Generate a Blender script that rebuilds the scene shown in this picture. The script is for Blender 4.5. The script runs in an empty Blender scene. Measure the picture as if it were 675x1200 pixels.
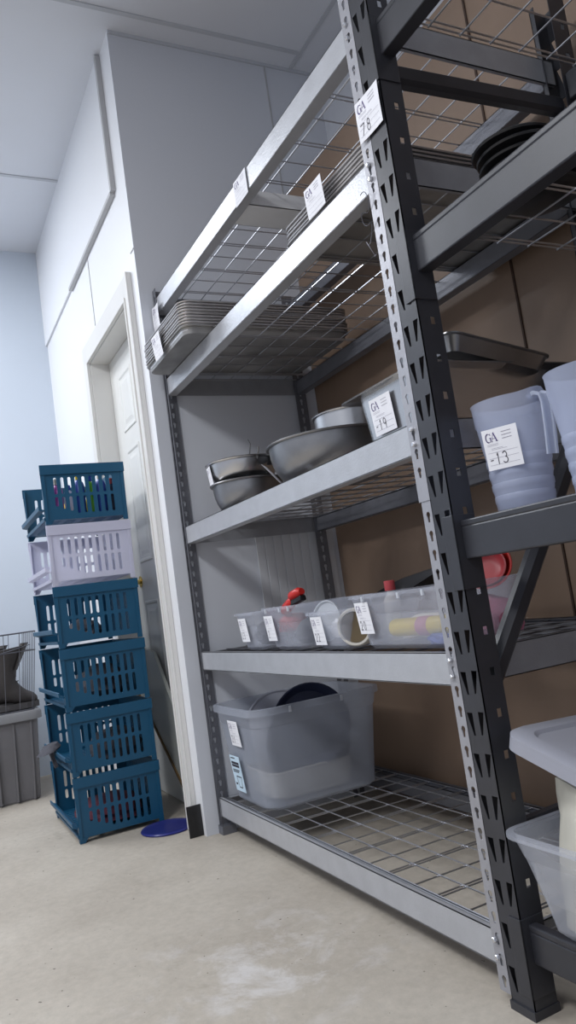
import bpy, bmesh, math, random
from mathutils import Vector, Matrix, Euler
random.seed(7)
C = bpy.context.scene.collection
PI = math.pi
# ------------------------------------------------------------------ helpers
def tag(o, label=None, cat=None, group=None, kind=None):
    if label: o['label'] = label
    if cat: o['category'] = cat
    if group: o['group'] = group
    if kind: o['kind'] = kind
    return o
def thing(name, label, cat, loc=(0, 0, 0), rot=(0, 0, 0), group=None):
    o = bpy.data.objects.new(name, None); C.objects.link(o)
    o.location = loc; o.rotation_euler = rot; o.empty_display_size = .05
    return tag(o, label, cat, group)
def link(name, me, m, parent=None, smooth=False, label=None):
    if m and len(me.materials) == 0: me.materials.append(m)
    o = bpy.data.objects.new(name, me); C.objects.link(o)
    if parent: o.parent = parent
    if smooth:
        me.polygons.foreach_set('use_smooth', [True]*len(me.polygons))
        try: me.set_sharp_from_angle(angle=math.radians(38))
        except Exception: pass
    if label: o['label'] = label
    return o
class MB:
    def __init__(s): s.bm = bmesh.new()
    def box(s, a, b):
        (x0, y0, z0), (x1, y1, z1) = a, b
        v = [s.bm.verts.new(p) for p in ((x0,y0,z0),(x1,y0,z0),(x1,y1,z0),(x0,y1,z0),(x0,y0,z1),(x1,y0,z1),(x1,y1,z1),(x0,y1,z1))]
        for f in ((3,2,1,0),(4,5,6,7),(0,1,5,4),(1,2,6,5),(2,3,7,6),(3,0,4,7)): s.bm.faces.new([v[i] for i in f])
        return s
    def tube(s, pts, r, n=8, closed=False):
        P = [Vector(p) for p in pts]; N = len(P); rings = []
        ref = None
        for i in range(N):
            if closed: d = P[(i+1) % N]-P[i-1]
            else: d = P[min(i+1, N-1)]-P[max(i-1, 0)]
            d.normalize()
            if ref is None:
                ref = Vector((0,0,1)) if abs(d.z) < .9 else Vector((1,0,0))
            a = ref - d*ref.dot(d); a.normalize(); b = d.cross(a); ref = a
            rr = r[i] if isinstance(r, (list, tuple)) else r
            rings.append([s.bm.verts.new(P[i]+(a*math.cos(2*PI*k/n)+b*math.sin(2*PI*k/n))*rr) for k in range(n)])
        for i in range(N if closed else N-1):
            A, B = rings[i], rings[(i+1) % N]
            for k in range(n): s.bm.faces.new((A[k], A[(k+1) % n], B[(k+1) % n], B[k]))
        if not closed:
            s.bm.faces.new(rings[0][::-1]); s.bm.faces.new(rings[-1])
        return s
    def bar(s, p, q, w, h, up=(0,0,1), bev=0):
        p, q = Vector(p), Vector(q); d = (q-p).normalized(); up = Vector(up)
        a = d.cross(up).normalized(); b = a.cross(d)
        c = min(w, h)*bev
        prof = [(-w/2+c,-h/2),(w/2-c,-h/2),(w/2,-h/2+c),(w/2,h/2-c),(w/2-c,h/2),(-w/2+c,h/2),(-w/2,h/2-c),(-w/2,-h/2+c)] if c else [(-w/2,-h/2),(w/2,-h/2),(w/2,h/2),(-w/2,h/2)]
        R = [[s.bm.verts.new(e+a*x+b*y) for x, y in prof] for e in (p, q)]
        n = len(prof)
        for k in range(n): s.bm.faces.new((R[0][k], R[0][(k+1)%n], R[1][(k+1)%n], R[1][k]))
        s.bm.faces.new(R[0][::-1]); s.bm.faces.new(R[1])
        return s
    def loft(s, rings, cap0=True, cap1=True):
        R = [[s.bm.verts.new(p) for p in r] for r in rings]; n = len(R[0])
        for A, B in zip(R, R[1:]):
            for k in range(n): s.bm.faces.new((A[k], A[(k+1)%n], B[(k+1)%n], B[k]))
        if cap0: s.bm.faces.new(R[0][::-1])
        if cap1: s.bm.faces.new(R[-1])
        return s
    def prism(s, poly, a, b, axis='y'):
        def P(u, v, t): return {'y': (u, t, v), 'x': (t, u, v), 'z': (u, v, t)}[axis]
        A = [s.bm.verts.new(P(u, v, a)) for u, v in poly]; B = [s.bm.verts.new(P(u, v, b)) for u, v in poly]
        n = len(poly)
        for k in range(n): s.bm.faces.new((A[k], A[(k+1)%n], B[(k+1)%n], B[k]))
        s.bm.faces.new(A[::-1]); s.bm.faces.new(B)
        return s
    def cyl(s, p, q, r, n=16): return s.tube([p, q], r, n)
    def build(s, name, m, parent=None, smooth=False, label=None, bevel=0):
        bmesh.ops.recalc_face_normals(s.bm, faces=s.bm.faces)
        me = bpy.data.meshes.new(name); s.bm.to_mesh(me); s.bm.free()
        o = link(name, me, m, parent, smooth, label)
        if bevel:
            md = o.modifiers.new('bevel', 'BEVEL'); md.width = bevel; md.segments = 2; md.limit_method = 'ANGLE'
        return o
def rrect(w, d, r, z, n=5, cx=0, cy=0):
    r = min(r, w/2-1e-5, d/2-1e-5); out = []
    for (sx, sy, a0) in ((1,1,0),(-1,1,90),(-1,-1,180),(1,-1,270)):
        for k in range(n+1):
            a = math.radians(a0+90*k/n)
            out.append((cx+sx*(w/2-r)+r*math.cos(a), cy+sy*(d/2-r)+r*math.sin(a), z))
    return out
def circ(r, z, n=40, cx=0, cy=0): return [(cx+r*math.cos(2*PI*k/n), cy+r*math.sin(2*PI*k/n), z) for k in range(n)]
def trough(w, d, h, tp, r, th=.003, rim=.012, lip=.008, mid=None):
    """open rounded tub: outer wall up, rim outwards, inner wall down"""
    m = MB(); g = []
    g.append(rrect(w-2*tp-.02, d-2*tp-.02, r, 0)); g.append(rrect(w-2*tp, d-2*tp, r, .010))
    if mid: g.append(rrect(w-2*tp*(1-mid)-.012, d-2*tp*(1-mid)-.012, r, h*mid)); g.append(rrect(w-2*tp*(1-mid), d-2*tp*(1-mid), r, h*mid+.006))
    g.append(rrect(w, d, r, h-lip)); 
    g.append(rrect(w+2*rim, d+2*rim, r+rim, h-lip)); g.append(rrect(w+2*rim, d+2*rim, r+rim, h-.001)); g.append(rrect(w+2*rim-.004, d+2*rim-.004, r+rim, h))
    g.append(rrect(w-2*th, d-2*th, r-th, h)); g.append(rrect(w-2*tp-2*th, d-2*tp-2*th, r-th, .012)); g.append(rrect(w-2*tp-.03, d-2*tp-.03, r, .004))
    m.loft(g); return m
def plate(name, outer, holes, th, m, parent=None, plane='xz', off=(0,0,0)):
    """flat plate with real holes; 2D outline u,v extruded by th"""
    cu = bpy.data.curves.new(name, 'CURVE'); cu.dimensions = '2D'; cu.fill_mode = 'BOTH'; cu.extrude = th/2
    for poly in [outer]+holes:
        sp = cu.splines.new('POLY'); sp.points.add(len(poly)-1); sp.use_cyclic_u = True
        for p, (u, v) in zip(sp.points, poly): p.co = (u, v, 0, 1)
    o = bpy.data.objects.new(name+'_c', cu); C.objects.link(o)
    dg = bpy.context.evaluated_depsgraph_get(); me = bpy.data.meshes.new_from_object(o.evaluated_get(dg), depsgraph=dg)
    bpy.data.objects.remove(o); bpy.data.curves.remove(cu)
    M = {'xz': Matrix(((1,0,0,0),(0,0,1,0),(0,1,0,0),(0,0,0,1))), 'yz': Matrix(((0,0,1,0),(1,0,0,0),(0,1,0,0),(0,0,0,1))), 'xy': Matrix.Identity(4)}[plane]
    me.transform(Matrix.Translation(off) @ M)
    if plane != 'xy': me.flip_normals() if plane == 'xz' else None
    me.name = name; me.materials.clear()
    return link(name, me, m, parent)
def joined(name, objs, parent, m):
    """merge several temporary meshes (same parent space) into one part"""
    bm = bmesh.new()
    for o in objs:
        bm.from_mesh(o.data); me = o.data; bpy.data.objects.remove(o)
    me = bpy.data.meshes.new(name); bm.to_mesh(me); bm.free()
    return link(name, me, m, parent)
def copy_tree(o, parent=None):
    c = o.copy(); C.objects.link(c); c.parent = parent
    for ch in list(o.children): copy_tree(ch, c)
    return c
def slot(cu, cv, w, h, n=5):
    r = w/2; out = []
    for k in range(n+1): a = PI*k/n; out.append((cu+r*math.cos(a), cv+h/2-r+r*math.sin(a)))
    for k in range(n+1): a = PI+PI*k/n; out.append((cu+r*math.cos(a), cv-h/2+r+r*math.sin(a)))
    return out
def keyhole(cu, cv, s=1):
    out = []
    for k in range(9):
        a = math.radians(-50+280*k/8); out.append((cu+.0062*s*math.cos(a), cv+.005*s+.0062*s*math.sin(a)))
    out += [(cu-.003*s, cv-.011*s), (cu+.003*s, cv-.011*s)]
    return out
# ------------------------------------------------------------------ materials
def mat(name, col, rough=.5, metal=0, noise=0, nscale=8, bump=0, bscale=60, coat=0, spec=.5, trans=0, alpha=0, col2=None, stretch=None):
    m = bpy.data.materials.new(name); m.use_nodes = True; nt = m.node_tree; N = nt.nodes; L = nt.links
    b = N['Principled BSDF']; b.inputs['Base Color'].default_value = (*col, 1); b.inputs['Roughness'].default_value = rough
    b.inputs['Metallic'].default_value = metal; b.inputs['Specular IOR Level'].default_value = spec; b.inputs['Coat Weight'].default_value = coat
    tc = N.new('ShaderNodeTexCoord'); mp = N.new('ShaderNodeMapping'); L.new(tc.outputs['Object'], mp.inputs[0])
    if stretch: mp.inputs['Scale'].default_value = stretch
    if noise or col2:
        t = N.new('ShaderNodeTexNoise'); t.inputs['Scale'].default_value = nscale; t.inputs['Detail'].default_value = 5
        L.new(mp.outputs[0], t.inputs['Vector'])
        r = N.new('ShaderNodeValToRGB'); r.color_ramp.elements[0].position = .35; r.color_ramp.elements[1].position = .65
        c2 = col2 or tuple(c*(1-noise) for c in col)
        r.color_ramp.elements[0].color = (*c2, 1); r.color_ramp.elements[1].color = (*col, 1)
        L.new(t.outputs['Fac'], r.inputs[0]); L.new(r.outputs[0], b.inputs['Base Color'])
    if bump:
        t2 = N.new('ShaderNodeTexNoise'); t2.inputs['Scale'].default_value = bscale; t2.inputs['Detail'].default_value = 3
        L.new(mp.outputs[0], t2.inputs['Vector'])
        bp = N.new('ShaderNodeBump'); bp.inputs['Strength'].default_value = bump; bp.inputs['Distance'].default_value = .002
        L.new(t2.outputs['Fac'], bp.inputs['Height']); L.new(bp.outputs[0], b.inputs['Normal'])
    if alpha:      # clear share of a frosted plastic
        tr = N.new('ShaderNodeBsdfTransparent'); tl = N.new('ShaderNodeBsdfTranslucent'); tl.inputs[0].default_value = (*col, 1)
        m1 = N.new('ShaderNodeMixShader'); m1.inputs[0].default_value = trans or .35
        m2 = N.new('ShaderNodeMixShader'); m2.inputs[0].default_value = alpha
        L.new(b.outputs[0], m1.inputs[1]); L.new(tl.outputs[0], m1.inputs[2])
        L.new(m1.outputs[0], m2.inputs[1]); L.new(tr.outputs[0], m2.inputs[2]); L.new(m2.outputs[0], N['Material Output'].inputs[0])
    return m
M = dict(
 wall_cool=mat('wall_cool', (.60,.66,.74), .6, noise=.03, nscale=1.2, bump=.1, bscale=400),
 wall_white=mat('wall_white', (.76,.77,.80), .45, noise=.02, nscale=1.2, bump=.08, bscale=300),
 wall_grey=mat('wall_grey', (.62,.64,.69), .55, noise=.03, nscale=1.2, bump=.1, bscale=300),  # darker than the door wall; its weaker light is put into the colour
 ceiling=mat('ceiling_panel', (.70,.72,.77), .6, noise=.03, nscale=1.5, bump=.1, bscale=250),
 brown=mat('hardboard', (.23,.158,.112), .55, col2=(.178,.120,.084), nscale=2.2, bump=.15, bscale=200, stretch=(1,1,.5)),
 brown_seam=mat('hardboard_seam', (.05,.025,.015), .8, noise=.2),
 joint=mat('ceiling_joint', (.52,.54,.58), .6, noise=.03),
 trim=mat('trim_paint', (.80,.80,.80), .4, noise=.02),
 trim_grey=mat('trim_grey', (.45,.45,.46), .4, noise=.03),
 casing=mat('casing_paint', (.70,.69,.67), .4, noise=.04, nscale=3),
 door=mat('door_paint', (.74,.74,.72), .35, noise=.02),
 brass=mat('brass', (.75,.55,.18), .25, 1, noise=.1),
 grey_steel=mat('grey_hammered_steel', (.47,.48,.51), .33, .35, noise=.08, nscale=20, bump=.25, bscale=220),
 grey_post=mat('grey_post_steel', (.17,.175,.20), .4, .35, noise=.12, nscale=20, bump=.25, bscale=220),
 bar_light=mat('pale_bar_steel', (.75,.76,.78), .4, .1, noise=.05, nscale=20),
 shaded_steel=mat('grey_shaded_steel', (.34,.35,.38), .4, .35, noise=.08, nscale=20, bump=.2, bscale=220),  # darker copy of the front beam steel, with shade put into the colour
 strip=mat('light_post_steel', (.36,.36,.39), .38, .35, noise=.08, nscale=20, bump=.25, bscale=220),
 black=mat('black_powder_steel', (.032,.033,.041), .38, .1, noise=.15, nscale=15, bump=.05, bscale=320, spec=.6),
 zinc=mat('zinc', (.72,.73,.76), .25, .9, noise=.1, nscale=30),
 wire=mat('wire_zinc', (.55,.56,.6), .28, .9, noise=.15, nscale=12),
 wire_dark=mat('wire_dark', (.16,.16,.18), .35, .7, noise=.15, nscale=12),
 steel=mat('brushed_stainless', (.62,.62,.63), .27, 1, noise=.15, nscale=6, bump=.05, bscale=90),
 steel_dark=mat('worn_stainless', (.34,.34,.35), .33, .95, noise=.35, nscale=7, bump=.05, bscale=90),
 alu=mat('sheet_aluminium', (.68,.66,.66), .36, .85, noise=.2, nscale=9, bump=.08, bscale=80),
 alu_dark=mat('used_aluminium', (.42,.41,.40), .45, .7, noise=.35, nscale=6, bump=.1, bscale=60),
 teal=mat('teal_plastic', (.004,.072,.15), .42, noise=.08, nscale=5, bump=.05),
 white_plastic=mat('white_plastic', (.74,.74,.86), .4, noise=.03, alpha=.10, trans=.35),
 grey_plastic=mat('grey_plastic', (.17,.165,.175), .55, noise=.12, nscale=5, bump=.1),
 grey_lid=mat('grey_lid_plastic', (.24,.24,.25), .5, noise=.12, nscale=5, bump=.1),
 frosted=mat('frosted_plastic', (.64,.67,.76), .32, noise=.03, alpha=.68, trans=.3),
 tote=mat('tote_plastic', (.56,.60,.69), .35, noise=.05, alpha=.62, trans=.3),
 rimp=mat('frosted_rim', (.72,.75,.80), .32, noise=.02, alpha=.3, trans=.3),
 jug=mat('jug_plastic', (.66,.72,.90), .3, noise=.03, alpha=.58, trans=.35),
 jug_solid=mat('jug_handle_plastic', (.66,.71,.84), .3, noise=.03, alpha=.25, trans=.35),
 pinkbin=mat('pink_plastic', (.6,.28,.35), .35, noise=.05, alpha=.5, trans=.3),
 lidp=mat('clear_lid', (.50,.51,.58), .35, noise=.06, nscale=4, alpha=.25, trans=.3),
 paper=mat('paper', (.80,.80,.84), .7, noise=.04, nscale=20),
 paper_blue=mat('blue_paper', (.55,.70,.82), .7, noise=.1, nscale=20),
 ink=mat('ink', (.02,.015,.03), .7, noise=.1), ink_violet=mat('violet_ink', (.05,.02,.16), .7, noise=.1), ink_pale=mat('pale_ink', (.30,.29,.36), .7, noise=.1),
 red=mat('red_plastic', (.55,.02,.015), .35, noise=.1), redm=mat('red_dull', (.45,.06,.07), .4, noise=.1),
 yellow=mat('yellow_plastic', (.75,.55,.02), .35, noise=.05), pink=mat('pink_item', (.6,.2,.3), .5, noise=.1),
 blue=mat('blue_plastic', (.03,.08,.45), .35, noise=.1), navy=mat('navy_plastic', (.012,.018,.05), .45, noise=.1),
 bluelid=mat('blue_lid_plastic', (.04,.05,.30), .3, noise=.1, alpha=.2, trans=.3),
 green=mat('green_plastic', (.12,.42,.03), .4, noise=.1), purple=mat('magenta_plastic', (.45,.08,.40), .4, noise=.1),
 blackp=mat('black_plastic', (.012,.012,.014), .35, noise=.1), darkpan=mat('dark_coated_steel', (.05,.05,.055), .3, .4, noise=.3, nscale=6),
 leather=mat('dark_boot_leather', (.045,.038,.036), .6, noise=.35, nscale=14, bump=.4, bscale=60), sole=mat('boot_sole', (.06,.055,.055), .7, noise=.2),
 cloth_dark=mat('dark_grey_cloth', (.07,.07,.085), .85, noise=.3, nscale=20, bump=.3), cloth_white=mat('cream_cloth', (.62,.60,.52), .85, noise=.2, nscale=9, bump=.6, bscale=35),
 cloth_red=mat('maroon_cloth', (.10,.02,.04), .85, noise=.2, bump=.3), ribbed=mat('corrugated_white', (.62,.63,.66), .5, noise=.04),
 cream=mat('cream_plastic', (.66,.62,.55), .5, noise=.1, nscale=4), board=mat('grey_board', (.42,.43,.40), .3, noise=.15, nscale=3), board_edge=mat('brown_board_edge', (.16,.09,.03), .6, noise=.3),
 cardboard_tube=mat('tape_brown', (.14,.10,.05), .5, noise=.3),
)
# concrete floor
def floor_mat():
    m = bpy.data.materials.new('concrete_floor'); m.use_nodes = True; nt = m.node_tree; N = nt.nodes; L = nt.links
    b = N['Principled BSDF']; b.inputs['Roughness'].default_value = .55; b.inputs['Specular IOR Level'].default_value = .35
    tc = N.new('ShaderNodeTexCoord')
    def nz(s, d=6, r=.6, dist=0):
        t = N.new('ShaderNodeTexNoise'); t.inputs['Scale'].default_value = s; t.inputs['Detail'].default_value = d; t.inputs['Roughness'].default_value = r; t.inputs['Distortion'].default_value = dist
        L.new(tc.outputs['Object'], t.inputs['Vector']); return t
    def ramp(t, a, ca, bb, cb):
        r = N.new('ShaderNodeValToRGB'); r.color_ramp.elements[0].position = a; r.color_ramp.elements[0].color = (*ca, 1); r.color_ramp.elements[1].position = bb; r.color_ramp.elements[1].color = (*cb, 1)
        L.new(t.outputs['Fac'], r.inputs[0]); return r
    def mix(fac, A, B):
        x = N.new('ShaderNodeMix'); x.data_type = 'RGBA'
        L.new(fac, x.inputs[0]) 
        if isinstance(A, tuple): x.inputs[6].default_value = (*A, 1)
        else: L.new(A, x.inputs[6])
        if isinstance(B, tuple): x.inputs[7].default_value = (*B, 1)
        else: L.new(B, x.inputs[7])
        return x.outputs[2]
    base = ramp(nz(2.2), .3, (.40,.355,.30), .7, (.52,.475,.41))
    fine = ramp(nz(38, 8, .7), .35, (.80,)*3, .65, (1,)*3)
    mm = N.new('ShaderNodeMix'); mm.data_type = 'RGBA'; mm.blend_type = 'MULTIPLY'; mm.inputs[0].default_value = .7
    L.new(base.outputs[0], mm.inputs[6]); L.new(fine.outputs[0], mm.inputs[7])
    w = ramp(nz(7.3, 8, .72, .5), .50, (0,)*3, .64, (.5,)*3)
    ds = N.new('ShaderNodeVectorMath'); ds.operation = 'DISTANCE'; ds.inputs[1].default_value = (-.45,-.30,0); L.new(tc.outputs['Object'], ds.inputs[0])
    mr = N.new('ShaderNodeMapRange'); mr.inputs[1].default_value = .08; mr.inputs[2].default_value = .42; mr.inputs[3].default_value = 1; mr.inputs[4].default_value = .0; L.new(ds.outputs['Value'], mr.inputs[0])
    mu = N.new('ShaderNodeMath'); mu.operation = 'MULTIPLY'; L.new(w.outputs[0], mu.inputs[0]); L.new(mr.outputs[0], mu.inputs[1])
    c = mix(mu.outputs[0], mm.outputs[2], (.70,.69,.70))
    s = ramp(nz(5.5, 5, .6, .3), .66, (0,)*3, .76, (.6,)*3)
    c = mix(s.outputs[0], c, (.22,.19,.15))
    sp = ramp(nz(60, 2, .5), .72, (0,)*3, .76, (.85,)*3)
    c = mix(sp.outputs[0], c, (.10,.085,.07))
    L.new(c, b.inputs['Base Color'])
    bp = N.new('ShaderNodeBump'); bp.inputs['Strength'].default_value = .25; bp.inputs['Distance'].default_value = .004
    L.new(nz(30, 8, .7).outputs['Fac'], bp.inputs['Height']); L.new(bp.outputs[0], b.inputs['Normal'])
    return m
M['floor'] = floor_mat()
# ------------------------------------------------------------------ room
H = 3.235
YB = -.052       # door wall
XA = -1.515     # grey end wall
XC = -3.50      # far bluish wall
def struct(name, mb, m, bevel=0):
    o = mb.build(name, m, None, bevel=bevel); o['kind'] = 'structure'; return o
struct('floor', MB().box((-3.9,-4.2,-.05),(3.2,1.0,0)), M['floor'])
struct('ceiling', MB().box((-3.9,-4.2,H),(3.2,1.1,H+.05)), M['ceiling'])
struct('wall_far', MB().box((XC-.1,-4.2,0),(XC,YB,H)), M['wall_cool'])
OX0, OX1, OZ = -2.455, -1.665, 2.135     # door opening
struct('wall_left', MB().box((XC-.1,YB,0),(OX0,YB+.12,H)).box((OX1,YB,0),(XA-.003,YB+.12,H)).box((OX0,YB,OZ),(OX1,YB+.12,H)), M['wall_white'])
struct('wall_end', MB().box((XA-.05,YB+.121,0),(XA-.0031,.95,H)).box((XA-.003,YB,0),(XA,.95,H)), M['wall_grey'])
struct('wall_right', MB().box((XA-.05,.95,0),(3.2,1.05,H)), M['wall_grey'])
struct('wall_back', MB().box((XA+.001,.68,0),(3.0,.79,2.60)), M['brown'])
bs = MB()
for x in (-.29, .93, 2.15): bs.box((x-.0035,.676,.0),(x+.0035,.681,2.60))
struct('trim_5', bs, M['brown_seam'])
# ceiling joints, wall joints
struct('trim_1', MB().box((-1.415,-4.2,H-.005),(-1.395,.79,H)), M['joint'])
struct('trim_2', MB().box((-2.66,-4.2,H-.005),(-2.64,YB,H)), M['joint'])
struct('trim_3', MB().box((-1.50,.79,H-.005),(3.0,.81,H)).box((XA,YB,H-.014),(XA+.008,.95,H)), M['joint'])
struct('trim_4', MB().box((-2.25,YB-.003,2.25),(-2.246,YB,2.598)).box((XA-.002,.665,2.60),(XA+.003,.672,H)).box((-1.56,YB-.003,2.28),(XA,YB,2.284)), M['trim_grey'])
# raised panel over the door with grey edge bars
struct('trim_6', MB().box((XC,YB-.012,2.610),(-1.675,YB,H)), M['wall_white'])
struct('trim_7', MB().box((-1.677,YB-.022,2.610),(-1.655,YB,H-.005)).box((-2.64,YB-.022,2.598),(-1.677,YB,2.616)), M['trim_grey'], .002)
# door casing, jambs, slab
struct('trim_8', MB().box((OX1-.008,YB-.018,0),(OX1+.072,YB,OZ+.085)).box((OX0-.06,YB-.018,0),(OX0+.008,YB,OZ+.085)).box((OX0,YB-.018,OZ-.008),(OX1,YB,OZ+.085))
   .box((OX1-.004,YB-.024,0),(OX1+.008,YB-.017,OZ)).box((OX1+.052,YB-.025,0),(OX1+.072,YB-.017,OZ+.085)), M['casing'], .003)
struct('trim_9', MB().box((OX0,YB,0),(OX0+.012,YB+.12,OZ)).box((OX1-.012,YB,0),(OX1,YB+.12,OZ)).box((OX0,YB,OZ-.012),(OX1,YB+.12,OZ))
   .box((OX0+.012,YB+.105,0),(OX0+.024,YB+.12,OZ)), M['casing'], .002)
d = MB(); DY = .042
d.box((OX0+.014,DY,.006),(OX1-.014,DY+.036,OZ-.014))
slab = struct('door_1', d, M['door'])
def dpanel(x0, x1, z0, z1):
    m = MB()
    def fr(i, y): return [(x0+i,y,z0+i),(x1-i,y,z0+i),(x1-i,y,z1-i),(x0+i,y,z1-i)]
    m.loft([fr(0, DY), fr(.004, DY-.005), fr(.012, DY-.005), fr(.020, DY-.0005), fr(.034, DY-.0005), fr(.052, DY-.005)], cap0=False)
    return m
for (x0, x1) in ((-2.29,-2.075),(-2.005,-1.79)):
    for (z0, z1) in ((.20,.90),(1.08,1.63),(1.72,2.00)):
        dpanel(x0, x1, z0, z1).build('door_panel', M['door'], slab)
kn = MB(); 
prof = [(.0,.026),(.004,.027),(.008,.012),(.026,.011),(.034,.022),(.046,.027),(.056,.024),(.062,.012)]
kn.loft([[(-2.325+r*math.cos(2*PI*k/24), DY-t, .995+r*math.sin(2*PI*k/24)) for k in range(24)] for t, r in prof])
kn.build('door_knob', M['brass'], slab, True)
# white corrugated sheet behind the rack, on the end wall
cs = thing('corrugated_sheet', 'white corrugated plastic sheet upright against the grey end wall behind the bins', 'sheet', (XA+.004,.30,.68))
pts = [(0,0)]
n = 9; w = .36
cm = MB()
for k in range(n):
    y0 = k*w/n; cm.box((0,y0,0),(.004,y0+w/n-.006,.40)); cm.box((0,y0+w/n-.006,0),(.0015,y0+w/n,.40))
cm.build('sheet', M['ribbed'], cs)
# ------------------------------------------------------------------ paper tags
def strokes(m, segs, w, P):
    """segs: list of polylines in tag units, P maps (u,v,lift) to 3D"""
    for s_ in segs:
        ww = w
        if isinstance(s_, tuple) and isinstance(s_[0], (int, float)): ww, s_ = s_[0]*w, s_[1]
        for (a, b), (c, d_) in zip(s_, s_[1:]):
            dx, dy = c-a, d_-b; l = math.hypot(dx, dy) or 1; nx, ny = -dy/l*ww/2, dx/l*ww/2; ex, ey = dx/l*ww*.3, dy/l*ww*.3
            q = [(a+nx-ex,b+ny-ey),(a-nx-ex,b-ny-ey),(c-nx+ex,d_-ny+ey),(c+nx+ex,d_+ny+ey)]
            m.bm.faces.new([m.bm.verts.new(P(u, v)) for u, v in q])
def arc(cx, cy, rx, ry, a0, a1, n=10): return [(cx+rx*math.cos(math.radians(a0+(a1-a0)*k/n)), cy+ry*math.sin(math.radians(a0+(a1-a0)*k/n))) for k in range(n+1)]
DIG = {
 '0': [arc(.5,.5,.32,.5,0,360,14)], '1': [[(.35,.8),(.55,1),(.5,0)]],
 '2': [arc(.5,.72,.3,.28,170,-40,8)+[(.15,.0)], [(.15,.02),(.9,.05)]],
 '3': [arc(.45,.75,.3,.25,150,-70,8), arc(.45,.27,.36,.28,80,-150,9)],
 '7': [[(.1,.95),(.9,1),(.4,0)]], '8': [arc(.5,.76,.24,.24,0,360,10), arc(.5,.26,.3,.27,0,360,12)],
 '9': [arc(.45,.7,.28,.28,0,360,12), [(.73,.72),(.7,.3),(.6,0)]], '-': [[(.1,.4),(.7,.42)]],
}
def paper_tag(parent, o, u, v, w, h, num='', seed=0, smudge=False, curl=0):
    """o: lower-left corner, u/v: unit vectors right/up seen from the printed side"""
    o, u, v = Vector(o), Vector(u).normalized(), Vector(v).normalized(); nrm = u.cross(v)
    rnd = random.Random(seed)
    def P3(x, y, lift=0): return o+u*(x*w)+v*(y*h)+nrm*(lift+.0012+curl*(2*x-1)**2+curl*.5*math.sin(y*3))
    m = MB(); N_ = 8
    fr = [[m.bm.verts.new(P3(i/N_, j/N_)) for i in range(N_+1)] for j in range(N_+1)]
    bk = [[m.bm.verts.new(P3(i/N_, j/N_, -.0005)) for i in range(N_+1)] for j in range(N_+1)]
    for j in range(N_):
        for i in range(N_):
            m.bm.faces.new((fr[j][i],fr[j][i+1],fr[j+1][i+1],fr[j+1][i])); m.bm.faces.new((bk[j][i],bk[j+1][i],bk[j+1][i+1],bk[j][i+1]))
    for i in range(N_):
        m.bm.faces.new((fr[0][i],bk[0][i],bk[0][i+1],fr[0][i+1])); m.bm.faces.new((fr[N_][i],fr[N_][i+1],bk[N_][i+1],bk[N_][i]))
        m.bm.faces.new((fr[i][0],fr[i+1][0],bk[i+1][0],bk[i][0])); m.bm.faces.new((fr[i][N_],bk[i][N_],bk[i+1][N_],fr[i+1][N_]))
    t = m.build('paper_tag', M['paper'], parent, label='white paper tag with printed initials GA'+(' and a handwritten number' if num else ''))
    P = lambda x, y: P3(x, y, .0006)
    a = MB()   # serif GA monogram
    G = [(1.5, arc(.17,.79,.075,.105,95,265,10)), (.6, arc(.17,.79,.075,.105,95,40,4)), (.6, arc(.17,.79,.075,.105,265,320,4)), (1.4, [(.225,.72),(.225,.79)]), (.5, [(.19,.79),(.255,.79)]), (.5, [(.232,.90),(.232,.84)])]
    A = [(.6, [(.25,.69),(.325,.90)]), (1.7, [(.325,.90),(.395,.69)]), (.5, [(.275,.76),(.36,.76)]), (.5, [(.225,.69),(.28,.69)]), (.5, [(.36,.69),(.43,.69)])]
    strokes(a, G+A, .017, P); a.build('printed_initials', M['ink_violet'], t)
    b = MB(); ls = [[(.55,.88),(.82,.885)], [(.55,.80),(.82,.805)], [(.55,.72),(.82,.725)]]
    strokes(b, ls, .012, P)
    ls = [[(.10,.625),(.42,.63)], [(.10,.59),(.42,.595)]]
    for y in (.52,.49): ls.append([(.2,y),(.2+.5*rnd.uniform(.6,1),y)])
    for y in (.42,.28,.12): ls.append([(.08,y),(.92,y)])
    strokes(b, ls, .006, P); b.build('printed_lines', M['ink_pale'], t)
    if num:
        c = MB(); x = .10
        for ch in num:
            cw = .12 if ch in '-1' else .19
            strokes(c, [[(x+cw*px, .13+.27*py) for px, py in s_] for s_ in DIG[ch]], .02, P); x += cw+.05
        c.build('handwriting', M['ink'], t)
    return t
# ------------------------------------------------------------------ racks
LV = [.131, .665, 1.141, 1.728, 2.060]      # beam tops of the grey rack
BH = .066; W = 1.476; D = .610
XR = .028
def keystrip(name, x0, x1, y, z0, z1, m, parent, pitch=.0392, plane='xz', s=1, start=.02):
    ho = []; z = z0+start; c = (x0+x1)/2
    while z < z1-.012: ho.append(keyhole(c, z, s)); z += pitch
    if plane == 'xz': return plate(name, [(x0,z0),(x1,z0),(x1,z1),(x0,z1)], ho, .002, m, parent, 'xz', (0,y,0))
    return plate(name, [(x0,z0),(x1,z0),(x1,z1),(x0,z1)], ho, .002, m, parent, 'yz', (y,0,0))
rack = thing('shelving_rack', 'grey steel boltless shelving rack with five wire shelves, left of the black upright', 'shelving rack', (0,0,0))
# near front post (light strip with keyholes); spliced in the middle
a1 = keystrip('p', 0, .033, .001, 0.02, .985, M['strip'], None); a2 = keystrip('p', -.004, .033, -.0012, .975, 2.14, M['strip'], None, start=.06)
a3 = MB().box((.030,.002,.0),(.033,.030,2.14)).build('p', M['strip'])
joined('post', [a1, a2, a3], rack, M['strip'])
# near rear post
a1 = keystrip('p', 0, .033, D, 0, 2.14, M['grey_post'], None); a2 = keystrip('p', D-.04, D, .033, 0, 2.14, M['grey_post'], None, plane='yz')
joined('post', [a1, a2], rack, M['grey_post'])
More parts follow.
